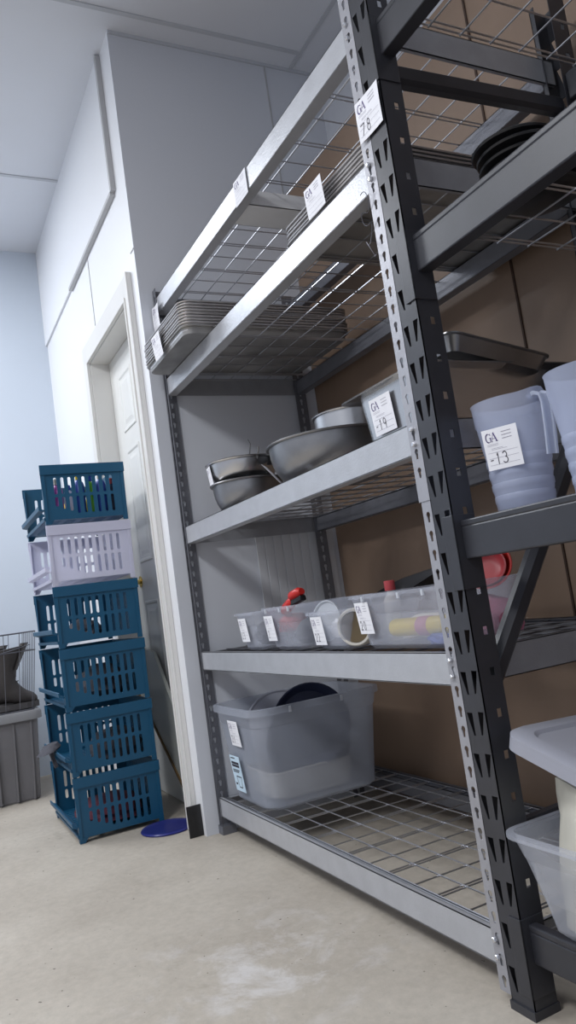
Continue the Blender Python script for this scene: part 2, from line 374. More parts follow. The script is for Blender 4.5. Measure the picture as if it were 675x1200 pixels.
# far posts
a1 = keystrip('p', -W-.033, -W, .001, .0, 2.10, M['grey_post'], None); a2 = keystrip('p', .0, .045, -W-.032, 0, 2.10, M['grey_post'], None, plane='yz')
a4 = MB().box((-W-.04,-.004,0),(-W+.004,.05,.03)).build('p', M['black'])
joined('post', [a1, a2, a4], rack, M['grey_post'])
a1 = keystrip('p', -W-.033, -W, D, 0, 2.10, M['grey_post'], None); a2 = keystrip('p', D-.05, D, -W-.001, 0, 2.10, M['grey_post'], None, plane='yz', s=1.2)
joined('post', [a1, a2], rack, M['grey_post'])
def beam_mesh(x0, x1, y, zt, s=1):
    """face, inner ledge and lower return; s=1 faces -Y"""
    m = MB(); e = .0018
    m.box((x0, y, zt-BH), (x1, y+s*e, zt)) if s > 0 else m.box((x0, y-e, zt-BH), (x1, y, zt))
    def b(ya, yb, za, zb):
        m.box((x0, min(y+s*ya, y+s*yb), za), (x1, max(y+s*ya, y+s*yb), zb))
    b(0, .014, zt-e, zt); b(.012, .014, zt-.012, zt); b(.012, .034, zt-.012, zt-.010); b(.032, .034, zt-BH, zt-.010); b(0, .034, zt-BH-.0005, zt-BH+e)
    return m
for i, z in enumerate(LV):
    beam_mesh(-W-.012, .022, .0030, z).build('beam', M['grey_steel'], rack)
    beam_mesh(-W-.012, .022, D-.004, z, -1).build('beam', M['grey_post'], rack)  # rear beams use the darker steel to paint in their shade
    # side beams, shade inside the rack put into their steel colour
    MB().box((-W-.012,.04,z-BH),(-W-.010,D-.04,z-.004)).box((-W-.012,.04,z-.006),(-W+.012,D-.04,z-.004)).build('side_beam', M['shaded_steel'], rack)
    MB().box((.042,.062,z-BH),(.044,D-.02,z)).box((.034,.062,z-.002),(.044,D-.02,z)).box((.034,.062,z-BH),(.044,D-.02,z-BH+.002)).build('side_beam', M['shaded_steel'], rack)
    if i == 4:
        MB().box((-.77,.037,z-.062),(-.65,D-.038,z-.060)).box((-.77,.037,z-.062),(-.768,D-.038,z-.014)).box((-.652,.037,z-.062),(-.65,D-.038,z-.014)).build('cross_bar', M['bar_light'], rack)
    # wire deck
    m = MB(); zz = z-.0075; x0, x1, y0, y1 = -W+.0, .02, .018, D-.020
    k = 0; x = x1-.03
    while x > x0:
        m.tube([(x,y0,zz),(x,y1,zz)], .0022, 6)
        if k % 2 == 0: m.tube([(x-.013,y0,zz),(x-.013,y1,zz)], .0022, 6)
        x -= .098; k += 1
    y = y0+.004
    ys = []
    while y < y1: ys.append(y); y += .082
    ys += [y0+.012, y1-.001]
    for y in ys: m.tube([(x0,y,zz+.0042),(x1,y,zz+.0042)], .0022, 6)
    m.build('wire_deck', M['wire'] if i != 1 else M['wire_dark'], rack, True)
# bolts at the near post
for zt in LV:
    for dz in (.014, .046):
        zc = zt-dz; m = MB()
        m.loft([[(.014+r*math.cos(PI/3*k), yy, zc+r*math.sin(PI/3*k)) for k in range(6)] for yy, r in ((-.003,.0055),(-.008,.0055),(-.0095,.004))])
        m.build('bolt', M['zinc'], rack)
paper_tag(rack, (-.655,.001,1.985), (1,0,0), (0,0,1), .09, .076, seed=3, curl=.001)
paper_tag(rack, (-W-.03,-.006,1.93), (1,0,.0), (0,0,1), .075, .095, seed=4, curl=.004)
# wire twist on the near post
m = MB(); P = []
for k in range(60):
    t = k/59; a = t*5*PI
    P.append((-.004+.016*math.sin(a)*(1-.3*t)-.012, -.010-.006*math.cos(a), 1.66-.15*t+.01*math.sin(a*1.7)))
m.tube(P, .0009, 5); m.build('wire_tie', M['wire_dark'], rack, True)
# black rack
brack = thing('shelving_rack', 'black steel boltless shelving rack at the right edge holding measuring jugs', 'shelving rack', (.0,0,0))
def taper_front(x0, x1, y, z1, parent, pitch=.0785):
    ho = []; w_ = x1-x0; z = .035
    while z < z1-.05:
        for side in (0, 1):
            pts_ = [(.09,.044),(.36,.044),(.36,.0),(.28,.0)]
            if side: pts_ = [(1-u, v) for u, v in pts_]; dz = .003
            else: dz = 0
            ho.append([(x0+u*w_, z+v+dz) for u, v in pts_])
        z += pitch
    return plate('p', [(x0,0),(x1,0),(x1,z1),(x0,z1)], ho, .002, M['black'], None, 'xz', (0,y,0))
def rect_side(x, y0, y1, z1):
    ho = []; z = .068
    while z < z1-.03:
        c = y0+.62*(y1-y0); ho.append([(c-.0055,z),(c+.0055,z),(c+.0055,z+.016),(c-.0055,z+.016)]); z += .0785
    return plate('p', [(y0,0),(y1,0),(y1,z1),(y0,z1)], ho, .002, M['black'], None, 'yz', (x,0,0))
PX0, PX1 = .034, .095
def black_post(x0, x1, ya, yb, front=True):
    yf = ya if front else yb
    parts = [taper_front(x0, x1, yf+(.001 if front else -.001), 2.20, None), rect_side(x1-.001, ya, yb, 2.20), MB().box((x0,ya,0),(x0+.002,yb,2.2)).build('p', M['black']),
             MB().box((x0,ya if not front else yb-.002,0),(x0+.014,ya+.002 if not front else yb,2.2)).build('p', M['black']),
             MB().box((x0-.002,ya-.004,0),(x1+.002,yb+.003,.016)).build('p', M['black'])]
    joined('post', parts, brack, M['black'])
black_post(PX0, PX1, -.003, .052); black_post(PX0, PX1, .555, .610, False)
black_post(1.55, 1.611, -.003, .052); black_post(1.55, 1.611, .555, .610, False)
BL = [(.165,.070), (.921,.076), (1.512,.078), (1.995,.080)]
for z, h in BL:
    for (ya, yb, rear) in ((.012,.046,0),(.562,.596,1)):
        m = MB()
        yf = ya if not rear else yb
        m.box((PX1+.001,ya,z-h),(1.549,yb,z-.012))
        m.box((PX1+.001,ya if not rear else ya+.014,z-.013),(1.549,yb-.014 if not rear else yb,z))
        m.build('beam', M['black'], brack, bevel=.003)
        if not rear:
            for xx, sx in ((PX1, -1), (1.55, 1)):
                # angle bracket hooking over the front and side of the post
                xa, xb = (PX1-.030, PX1+.003) if sx < 0 else (1.547, 1.580)
                b_ = MB().box((xa,-.006,z-h-.058),(xb,-.003,z+.012)).box((PX1 if sx < 0 else 1.547,-.006,z-h-.058),(PX1+.003 if sx < 0 else 1.55,.050,z+.012))
                b_.build('beam_bracket', M['black'], brack, bevel=.001)
    for xx in (PX1+.001, 1.53):
        pass
    m = MB(); zz = z-.008; x = PX1+.03; k = 0
    while x < 1.54:
        m.tube([(x,.036,zz),(x,.572,zz)], .0022, 6)
        if k % 2 == 0: m.tube([(x+.013,.036,zz),(x+.013,.572,zz)], .0022, 6)
        x += .098; k += 1
    for k in range(7): m.tube([(PX1+.029,.040+k*.087,zz-.0042),(1.545,.040+k*.087,zz-.0042)], .0022, 6)
    m.build('wire_deck', M['wire'], brack, True)
def round_bar(p, q, r): return MB().tube([p, q], r, 16)
for zb in (.32, 1.905):
    for xc in (.064, 1.58):
        MB().bar((xc,.050,zb-.008),(xc,.558,zb+.01), .034, .044, bev=.25).build('depth_bar', M['black'], brack, True)
for xc in (.064, 1.58):
    MB().bar((xc+.003,.046,.60),(xc+.003,.560,1.30), .036, .042, (0,-1,.5), bev=.3).build('diagonal_brace', M['black'], brack, True)
paper_tag(brack, (.006,-.0075,1.765), (1,0,0), (0,0,1), .088, .092, '78', 5, curl=.0015)
# ------------------------------------------------------------------ sheet pans
def pan_mesh(w, d):
    m = MB(); h = .025; tp = .012; r = .035
    m.loft([rrect(w-2*tp,d-2*tp,r,0), rrect(w-.016,d-.016,r,h-.005), rrect(w,d,r+.004,h-.0048), rrect(w+.003,d+.003,r+.004,h-.0025), rrect(w,d,r+.004,h), rrect(w-.010,d-.010,r,h),
            rrect(w-2*tp-.004,d-2*tp-.004,r,.002), rrect(w-2*tp-.02,d-2*tp-.02,r,.0015)])
    return m
def pan_stack(x, y, z, n, w, d, where, group, seed):
    rnd = random.Random(seed); first = None; pos = {0: 'lowest'}
    for k in range(n):
        if k == 0:
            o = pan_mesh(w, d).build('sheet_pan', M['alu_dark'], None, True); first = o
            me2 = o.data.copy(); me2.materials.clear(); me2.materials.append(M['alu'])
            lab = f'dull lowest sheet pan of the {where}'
        else:
            o = first.copy(); o.data = me2; C.objects.link(o)
            ords = ['', 'second', 'third', 'fourth', 'fifth', 'sixth', 'seventh', 'eighth', 'ninth', 'tenth']
            lab = f'{ords[k]} sheet pan from the bottom of the {where}' if k < n-1 else f'topmost sheet pan of the {where}'
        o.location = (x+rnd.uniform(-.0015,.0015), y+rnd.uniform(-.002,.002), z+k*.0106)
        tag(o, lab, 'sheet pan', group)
    return o
pz = LV[3]+.0005
pan_stack(-1.215, .235, pz, 9, .455, .655, 'left stack jutting over the shelf edge', 'sheet pans in the left stack', 1)
pan_stack(-.233, .337, pz-.004, 6, .44, .625, 'right stack beside the black upright', 'sheet pans in the right stack', 2)
for p_, nm in ((o, 0) for o in []): pass
# tags hanging on the stacks belong to the pan they are stuck to
tops = [o for o in C.objects if o.name.startswith('sheet_pan')]
lo = [o for o in tops if o['group'] == 'sheet pans in the left stack'][-1]; ro = [o for o in tops if o['group'] == 'sheet pans in the right stack'][-1]
def rel(o, p): return tuple(Vector(p)-Vector(o.location))
paper_tag(lo, rel(lo, (-1.275,-.097,1.725)), (1,0,0), (0,-.1,1), .09, .085, seed=6, curl=.001)
paper_tag(ro, rel(ro, (-.262,.0005,1.705+.03)), (1,0,0), (0,-.05,1), .085, .075, seed=7, curl=.001)
# ------------------------------------------------------------------ bowls and pans on the middle shelf
zs = LV[2]-.001
def bowl(name, label, cat, loc, prof, m, rot=(0,0,0), n=48):
    t = thing(name, label, cat, loc, rot)
    mb = MB(); mb.loft([circ(r, z, n) for r, z in prof]); mb.build('bowl', m, t, True); return t
def bowlprof(R, h, rb, th=.002, rimw=.008):
    out = []; N_ = 8
    for k in range(N_+1):
        a = k/N_*PI/2; out.append((rb+(R-rb)*math.sin(a)**.8 if k else rb, h*(1-math.cos(a))))
    out += [(R+rimw, h+.001),(R+rimw+.002,h+.004),(R+rimw,h+.007),(R,h+.006),(R-th,h+.002)]
    for k in range(N_-1, 0, -1):
        a = k/N_*PI/2; out.append((rb+(R-rb)*math.sin(a)**.8-th, h*(1-math.cos(a))+th))
    out.append((rb*.9, th)); return out
bowl('colander', 'dull steel colander bowl under the pot, far left on the middle shelf', 'colander', (-1.21,.165,zs), bowlprof(.128,.105,.06), M['steel_dark'])
pot = thing('mixing_bowl', 'steel bowl with a tag and wire-handled strainer, on top of the colander', 'bowl', (-1.235,.165,zs+.106))
MB().loft([circ(r, z, 48) for r, z in [(.085,0),(.105,.012),(.120,.04),(.126,.078),(.134,.080),(.136,.084),(.133,.087),(.125,.085),(.118,.045),(.100,.015),(.08,.003)]]).build('bowl', M['steel'], pot, True)
def on_side(R, ang, z, parent, w, h, num='', seed=0, lean=.25):
    a = math.radians(ang); n_ = Vector((math.cos(a), math.sin(a), 0)); u = Vector((-math.sin(a), math.cos(a), 0)); 
    c = n_*(R+.001)
    v = (Vector((0,0,1))+n_*lean).normalized()
    return paper_tag(parent, c-u*w/2+Vector((0,0,z)), u, v, w, h, num, seed)
on_side(.118, -100, .002, pot, .06, .075, seed=8, lean=.12)
st = thing('strainer', 'small steel strainer with a thin hooked handle standing in the tagged bowl', 'strainer', (-1.165,.17,zs+.165))
MB().loft([circ(r, z, 24) for r, z in [(.01,-.03),(.03,-.022),(.042,-.004),(.046,0),(.044,.002),(.04,-.002),(.028,-.018),(.01,-.026)]]).build('basket', M['steel'], st, True)
MB().tube([(-.03,0,.0),(-.01,.0,.03),(.01,.0,.075),(-.005,0,.095)], .0025, 6).tube([(.04,0,.0),(.06,0,.02),(.075,0,.05)], .003, 6).build('handle', M['steel_dark'], st, True)
la = thing('ladle', 'dark round ladle resting across the rim of the tagged bowl', 'ladle', (-1.08,.22,zs+.185))
MB().loft([circ(r, z, 24) for r, z in [(.01,-.03),(.03,-.024),(.044,-.004),(.046,.002),(.043,.0),(.03,-.02),(.01,-.026)]]).build('cup', M['darkpan'], la, True)
MB().tube([(-.04,0,0),(-.08,-.01,.012),(-.14,-.03,.0)], .003, 6).build('handle', M['darkpan'], la, True)
la.rotation_euler = (.9,-.3,0)
bb = bowl('mixing_bowl', 'wide shallow steel bowl with a tag, between the stacked bowls and deep pan', 'bowl', (-.685,.225,zs), bowlprof(.195,.125,.085), M['steel_dark'])
on_side(.168, -128, .025, bb, .075, .085, seed=9, lean=.75)
bowl('cake_pan', 'small round steel pan with upright sides sitting in the wide shallow bowl', 'pan', (-.60,.245,zs+.10), [(.095,0),(.103,.004),(.105,.085),(.111,.086),(.112,.089),(.110,.091),(.103,.090),(.101,.006),(.09,.003)], M['steel'])
hp = thing('roasting_pan', 'deep rectangular steel pan tagged 19 against the near post', 'pan', (-.150,.315,zs))
mh = MB(); w_, d_, h_ = .265, .50, .132
mh.loft([rrect(w_-.035,d_-.035,.03,0), rrect(w_-.022,d_-.022,.035,.006), rrect(w_,d_,.035,h_), rrect(w_+.075,d_+.05,.02,h_+.001), rrect(w_+.079,d_+.054,.02,h_+.003), rrect(w_+.075,d_+.05,.02,h_+.0055), rrect(w_-.004,d_-.004,.035,h_+.005), rrect(w_-.026,d_-.026,.035,.009), rrect(w_-.04,d_-.04,.03,.004)])
mh.build('pan_body', M['steel'], hp, True)
paper_tag(hp, (-.068,-.2475,.028), (1,0,0), (0,-.09,1), .088, .088, '-19', 10)
tp_ = thing('baking_tray', 'shallow dark rimmed tray propped at a slant inside the deep steel pan', 'tray', (-.075,.262,zs+.142), (math.radians(-10),math.radians(3),0))
MB().loft([rrect(.19,.26,.02,0), rrect(.215,.29,.025,.032), rrect(.225,.30,.028,.034), rrect(.225,.30,.028,.037), rrect(.213,.288,.025,.036), rrect(.185,.255,.02,.003)]).build('tray', M['steel_dark'], tp_, True)
# ------------------------------------------------------------------ translucent bins on shelf two
z2 = LV[1]+.0005
def bin_(name, label, cat, loc, w, d, h, m, rot=0, tp=.018, r=.03, group=None, rim=.008, mid=.62):
    t = thing(name, label, cat, loc, (0,0,rot), group)
    trough(w, d, h, tp, r, .002, rim, .008, mid).build('tub', m, t, True)
    return t
G = 'small frosted bins on the second shelf'
b1 = bin_('storage_bin', 'small frosted bin with dark contents, leftmost on the second shelf', 'bin', (-1.06,.155,z2), .185, .27, .125, M['frosted'], group=G)
b2 = bin_('storage_bin', 'frosted bin with red clamp handles sticking out of the top', 'bin', (-.815,.165,z2), .245, .28, .132, M['frosted'], group=G)
b3 = bin_('storage_bin', 'short frosted bin holding a roll and a round clear lid', 'bin', (-.545,.16,z2), .195, .27, .105, M['frosted'], group=G)
b4 = bin_('storage_bin', 'long frosted bin tagged 20 with a yellow tube inside', 'bin', (-.215,.165,z2), .385, .27, .135, M['frosted'], tp=.022, group=G)
for b, x, z, s, num in ((b1,-.055,.03,11,'23'),(b2,-.10,.03,12,'2'),(b3,-.065,.015,13,'22'),(b4,-.155,.04,14,'20')):
    d_ = {b1:.27,b2:.28,b3:.27,b4:.27}[b]
    paper_tag(b, (x,-d_/2+.010-(z*.1),z), (1,0,0), (0,-.12,1), .062, .078, num, s)
for b, w_, d_, h_ in ((b4,.385,.27,.135),(b2,.245,.28,.132)):
    for xx in (-.28*w_, .12*w_, .36*w_): MB().box((xx-.004,-d_/2-.010,h_-.016),(xx+.004,-d_/2-.006,h_-.003)).build('rim_tab', M['rimp'], b)
def lump(name, label, cat, loc, sx, sy, sz, m, seed=0, rot=0, group=None):
    rnd = random.Random(seed); bm = bmesh.new(); bmesh.ops.create_icosphere(bm, subdivisions=3, radius=1)
    ph = [rnd.uniform(0,6) for _ in range(6)]
    for v in bm.verts:
        x, y, z = v.co; f = 1+.10*math.sin(4*x+ph[0])*math.cos(3*y+ph[1])+.07*math.sin(9*z+6*x+ph[2])+.04*math.sin(14*y+ph[3])
        v.co = Vector((x*f*sx, y*f*sy, max(-.6, z*f)*sz+.6*sz))
    me = bpy.data.meshes.new(name); bm.to_mesh(me); bm.free()
    o = link(name, me, m, None, True); o.location = loc; o.rotation_euler = (0,0,rot); return tag(o, label, cat, group)
lump('cloth_bundle', 'dark blue-grey bundle inside the leftmost small frosted bin', 'cloth', (-1.06,.15,z2+.012), .065, .09, .055, M['cloth_dark'], 1)
lump('cloth_bundle', 'red folded item low inside the bin with red handles', 'cloth', (-.90,.12,z2+.05), .028, .05, .035, M['redm'], 2)
lump('cloth_bundle', 'dark grey bundle filling the bin with red handles', 'cloth', (-.79,.16,z2+.012), .07, .09, .05, M['cloth_dark'], 3)
# clamps with red handles
cl = thing('spring_clamp', 'spring clamp with orange-red handle and black jaw sticking out of a bin', 'clamp', (-.845,.10,z2+.135), (0,math.radians(-14),.2))
MB().loft([[(x, y*.016*s_, z0+ z*.018*s_) for y, z in [(math.cos(2*PI*k/12), math.sin(2*PI*k/12)) for k in range(12)]] for x, z0, s_ in ((-.065,-.008,.5),(-.05,-.004,1),(-.01,.006,1),(.0,.008,.8))]).build('handle', M['red'], cl, True)
MB().box((-.02,-.012,-.006),(.05,.012,.010)).build('jaw', M['blackp'], cl, bevel=.003)
MB().loft([[(.02+x, y*.02*s_, .022+z*.016*s_) for y, z in [(math.cos(2*PI*k/12), math.sin(2*PI*k/12)) for k in range(12)]] for x, s_ in ((-.03,.5),(-.015,1),(.02,1),(.032,.6))]).build('grip', M['red'], cl, True)
# round lid and roll in bin 3
ld = thing('round_lid', 'round clear plastic lid standing on edge in the short bin', 'lid', (-.60,.075,z2+.075), (PI/2-.15,0,.25))
MB().loft([circ(.001,0,32)]+[circ(r,z,32) for r,z in ((.050,0),(.056,.004),(.057,.010),(.054,.010),(.050,.004),(.001,.003))]).build('disc', M['rimp'], ld, True)
ro_ = thing('tape_roll', 'brown roll with a white ring lying against the long bin', 'tape', (-.468,.09,z2+.055), (PI/2,0,.6))
MB().loft([circ(r,z,32) for r,z in ((.047,-.03),(.050,-.027),(.050,.027),(.047,.03),(.041,.03),(.040,-.03))]+[circ(.047,-.03,32)], False, False).build('ring', M['cream'], ro_, True)
MB().cyl((0,0,-.026),(0,0,.026),.0395,28).build('core', M['cardboard_tube'], ro_, True)
lump('note_pad', 'pale yellow-green paper pad behind the tag of the short bin', 'paper', (-.545,.07,z2+.03), .035, .012, .03, M['paper'], 5)
# bin 4 contents
yt = thing('yellow_tube', 'yellow plastic tube lying in the long bin tagged 20', 'tube', (-.27,.070,z2+.048), (0,PI/2,.12))
MB().loft([circ(r,z,24) for r,z in ((.020,0),(.021,.004),(.021,.20),(.018,.20),(.017,.006),(.0165,.006))]).build('tube', M['yellow'], yt, True)
MB().loft([circ(r,z,24) for r,z in ((.0212,.09),(.0225,.092),(.0225,.125),(.0212,.127))]).build('band', M['pink'], yt, True)
lump('cloth_bundle', 'blue item at the end of the yellow tube in the long bin', 'cloth', (-.115,.10,z2+.006), .06, .035, .02, M['blue'], 7)
lump('cloth_bundle', 'dull red item behind the yellow tube in the long bin', 'cloth', (-.19,.19,z2+.006), .045, .05, .03, M['redm'], 8)
lump('cloth_bundle', 'grey folded plastic in the left half of the long bin', 'cloth', (-.31,.20,z2+.012), .06, .07, .035, M['cream'], 9)
# dark tray behind bins, red capped bottle
tr = thing('oven_tray', 'dark brown shallow tray leaning on the bins at the back of the second shelf', 'tray', (-.66,.36,z2+.100), (math.radians(20),math.radians(-6),.0))
MB().loft([rrect(.24,.20,.05,0), rrect(.30,.25,.06,.03), rrect(.31,.26,.06,.032), rrect(.31,.26,.06,.035), rrect(.296,.246,.06,.033), rrect(.235,.195,.05,.003)]).build('tray', M['darkpan'], tr, True)
bt = thing('small_bottle', 'small white bottle with a red cap behind the long bin', 'bottle', (-.475,.21,z2))
MB().loft([circ(r,z,20) for r,z in ((.02,0),(.022,.004),(.022,.11),(.012,.125),(.010,.135))]).build('bottle_body', M['cream'], bt, True)
MB().loft([circ(r,z,20) for r,z in ((.014,.135),(.015,.137),(.015,.160),(.013,.162))]).build('cap', M['redm'], bt, True)
# red bowls and pink bundle at the right end of the long bin, seen past the black post
bowl('red_bowl', 'outer red plastic bowl tipped on edge in the right end of the long bin', 'bowl', (-.105,.235,z2+.152), [(r*.50,z*.5) for r,z in bowlprof(.11,.06,.05)], M['red'], (1.15,0,.75), 32)
bowl('red_bowl', 'inner red plastic bowl nested inside the tipped red bowl', 'bowl', (-.100,.228,z2+.152), [(r*.40,z*.4) for r,z in bowlprof(.11,.06,.05)], M['redm'], (1.15,0,.75), 32)
lump('cloth_bundle', 'pink bundle filling the right end of the long bin under the red bowls', 'cloth', (-.085,.215,z2+.008), .05, .065, .055, M['pink'], 41)
wl = thing('wire_loop', 'white wire loop handle lying on the second shelf at the right', 'wire', (-.10,.50,z2+.002))
MB().tube([(0,0,.003),(.0,0,.03),(.01,.01,.05),(.03,.02,.055),(.045,.03,.04),(.05,.03,.003)], .003, 6).build('loop', M['rimp'], wl, True)
# ------------------------------------------------------------------ big tote on the bottom shelf
z1 = LV[0]+.001
tt = thing('storage_tote', 'large frosted tote tagged 21, on the left of the bottom shelf', 'tote', (-1.275,.262,z1))
trough(.385,.50,.338,.032,.06,.003,.012,.022,.80).build('tub', M['tote'], tt, True)
for xx in (-.02,.0): pass
for yy in (-.12,.08): MB().box((.203,yy-.004,.314),(.207,yy+.004,.334)).build('rim_tab', M['rimp'], tt)
paper_tag(tt, (-.045,-.2420,.205), (1,0,0), (0,-.11,1), .085, .088, '21', 20)
lb = MB().box((-.085,-.2185,.060),(.0,-.2170,.185)).build('maker_label', M['paper_blue'], tt, label='pale blue printed label with a drawing of a tub')
lb.rotation_euler = (math.radians(6.0),0,0); lb.location = (0,-.0092,.006)
m = MB(); Q = lambda x, y: Vector((-.085+.085*x, -.2190, .060+.125*y))
strokes(m, [[(.12,.93),(.55,.94)], (2.2,[(.12,.80),(.85,.80)]), (2.2,[(.12,.72),(.85,.72)]), [(.12,.60),(.8,.6)], [(.12,.55),(.7,.55)], [(.35,.42),(.85,.42),(.75,.12),(.45,.12),(.35,.42)], (2,[(.15,.2),(.28,.2)])], .03, Q)
lp = m.build('label_print', M['ink'], lb)
# contents
dk = thing('round_lid', 'pale round lid standing at the left inside the large tote', 'lid', (-1.365,.24,z1+.215), (PI/2-.10,0,1.2))
MB().loft([circ(r,z,40) for r,z in ((.002,0),(.13,0),(.14,.006),(.142,.014),(.136,.014),(.13,.006),(.002,.005))]).build('disc', M['lidp'], dk, True)
dk = thing('frying_pan', 'black round pan standing on edge inside the large tote', 'pan', (-1.20,.27,z1+.24), (PI/2-.05,0,1.35))
MB().loft([circ(r,z,40) for r,z in ((.002,0),(.115,0),(.14,.035),(.143,.036),(.138,.036),(.112,.004),(.002,.003))]).build('disc', M['navy'], dk, True)
dk = thing('round_platter', 'large dark blue platter with a pale rim line on edge in the large tote', 'platter', (-1.235,.27,z1+.168), (PI/2-.12,0,1.42))
MB().loft([circ(r,z,48) for r,z in ((.002,0),(.13,0),(.155,.012),(.157,.014),(.153,.016),(.128,.004),(.002,.003))]).build('disc', M['navy'], dk, True)
MB().tube([(.118*math.cos(2*PI*k/40),.118*math.sin(2*PI*k/40),-.001) for k in range(40)], .0025, 6, True).build('rim_line', M['cream'], dk, True)
cr = thing('cream_tub', 'cream plastic basin at the bottom of the large tote', 'basin', (-1.28,.25,z1+.014))
trough(.25,.33,.095,.01,.05,.003,.004,.006).build('basin', M['cream'], cr, True)
# ------------------------------------------------------------------ measuring jugs
zj = BL[1][0]+.0005
def jug(label, loc, ang, sp):
    t = thing('measuring_jug', label, 'jug', loc, (0,0,ang), 'measuring jugs on the black shelf')
    m = MB(); n = 48
    def ring(r, z, s_=0): 
        out = []
        for k in range(n):
            a = 2*PI*k/n; da = (a-PI+PI) % (2*PI)-PI; e = s_*math.exp(-(da/.28)**2)
            out.append(((r+e)*math.cos(a), (r+e)*math.sin(a), z+e*.25))
        return out
    R = [(.052,0,0),(.055,.004,0)]
    for k in range(4):
        z = .02+.024*k; r = .0560+.0018*k; R += [(r,z,0),(r+.0012,z+.002,0),(r+.0012,z+.012,0),(r,z+.014,0)]
    R += [(.065,.13,0),(.0695,.172,.003),(.0715,.176,.006),(.0735,.214,.016),(.0748,.217,.017),(.073,.217,.017),(.070,.178,.005),(.063,.13,0),(.054,.02,0),(.048,.004,0)]
    m.loft([ring(*q) for q in R]); m.build('jug_body', M['jug'], t, True)
    hd = MB(); P = [(-.070,0,.205),(-.090,0,.208),(-.104,0,.202),(-.108,0,.185),(-.105,0,.14),(-.100,0,.095),(-.099,0,.090)]
    for a_, b_ in zip(P, P[1:]): hd.bar(a_, b_, .024, .007, (0,1,0) if False else (0,0,1) if abs(a_[2]-b_[2]) < .004 else (1,0,0), bev=.2)
    h_ = MB(); prof = [(-.010,-.003),(.010,-.003),(.012,.004),(.008,.004),(.007,.0),(-.007,.0),(-.008,.004),(-.012,.004)]
    rings = []
    for i, p in enumerate(P):
        p = Vector(p); dd = (Vector(P[min(i+1,len(P)-1)])-Vector(P[max(i-1,0)])).normalized(); y_ = Vector((0,1,0)); n_ = y_.cross(dd)
        rings.append([p+y_*u+n_*v for u, v in prof])
    hd.bm.free(); h_.loft(rings); h_.build('handle', M['jug_solid'], t, True)
    return t
j1 = jug('translucent measuring jug tagged 13, beside the black upright', (.168,.122,zj), math.radians(172), 0)
j2 = jug('translucent measuring jug cut by the right edge of the photo', (.368,.118,zj), math.radians(175), 0)
t_ = math.radians(-66)-math.radians(172)
for _ in (0,):
    u = Vector((-math.sin(t_), math.cos(t_), 0)); nn = Vector((math.cos(t_), math.sin(t_), 0))
    paper_tag(j1, nn*.0625-u*.036+Vector((0,0,.082)), u, (Vector((0,0,1))+nn*.10), .070, .078, '-13', 21)
# ------------------------------------------------------------------ black ribbed pans on the upper black shelf
zc = BL[2][0]+.001
first = None
ords = ['lowest', 'second', 'third', 'fourth', 'fifth', 'sixth', 'topmost']
for k in range(7):
    if k == 0:
        first = MB().loft([circ(r,z,40) for r,z in ((.050,0),(.078,.010),(.083,.011),(.085,.0145),(.083,.017),(.077,.015),(.049,.004))]).build('round_pan', M['blackp'], None, True); o = first
    else: o = first.copy(); C.objects.link(o)
    o.location = (.262-.004*k+.004*(k%2), .205-.003*k, zc+k*.0185); o.rotation_euler = (0, 0, k)
    tag(o, f'{ords[k]} black round pan {"from the bottom " if 0<k<6 else ""}in the stack on the upper black shelf', 'pan', 'black round pans stacked on the upper black shelf')
# ------------------------------------------------------------------ bin with cloth and lid, bottom right
zb = BL[0][0]+.001
bx = bin_('storage_bin', 'open clear bin on the lowest black shelf holding cream cloth', 'bin', (.365,.137,zb), .49, .32, .180, M['frosted'], tp=.035, r=.03, rim=.012, mid=.72)
cb = MB(); R = []
for k in range(10):
    t = k/9; z = .012+.24*t; rx = .018*(1-t)**.8+.150; ry = .04*(1-t)+.075
    R.append([((rx*(1+.10*math.sin(5*a+3*t)+.04*math.sin(11*a-5*t)))*math.cos(a)+.012*t, (ry*(1+.08*math.sin(4*a+2*t)))*math.sin(a), z) for a in [2*PI*q/36 for q in range(36)]])
cb.loft(R); o = cb.build('cloth_bundle', M['cloth_white'], None, True); o.location = (.292,.120,zb); tag(o, 'cream cloth bundle rising out of the open clear bin', 'cloth')
lt = thing('bin_lid', 'loose clear plastic bin lid resting on top of the cream cloth', 'lid', (.382,.160,.436), (math.radians(-3),math.radians(16),0))
MB().loft([rrect(.44,.25,.03,.0), rrect(.49,.30,.035,.004), rrect(.515,.325,.04,.004), rrect(.52,.33,.04,-.020), rrect(.525,.335,.04,-.020), rrect(.525,.335,.04,.006), rrect(.51,.32,.04,.012), rrect(.46,.27,.03,.012), rrect(.45,.26,.03,.006)]).build('lid_panel', M['lidp'], lt, True)
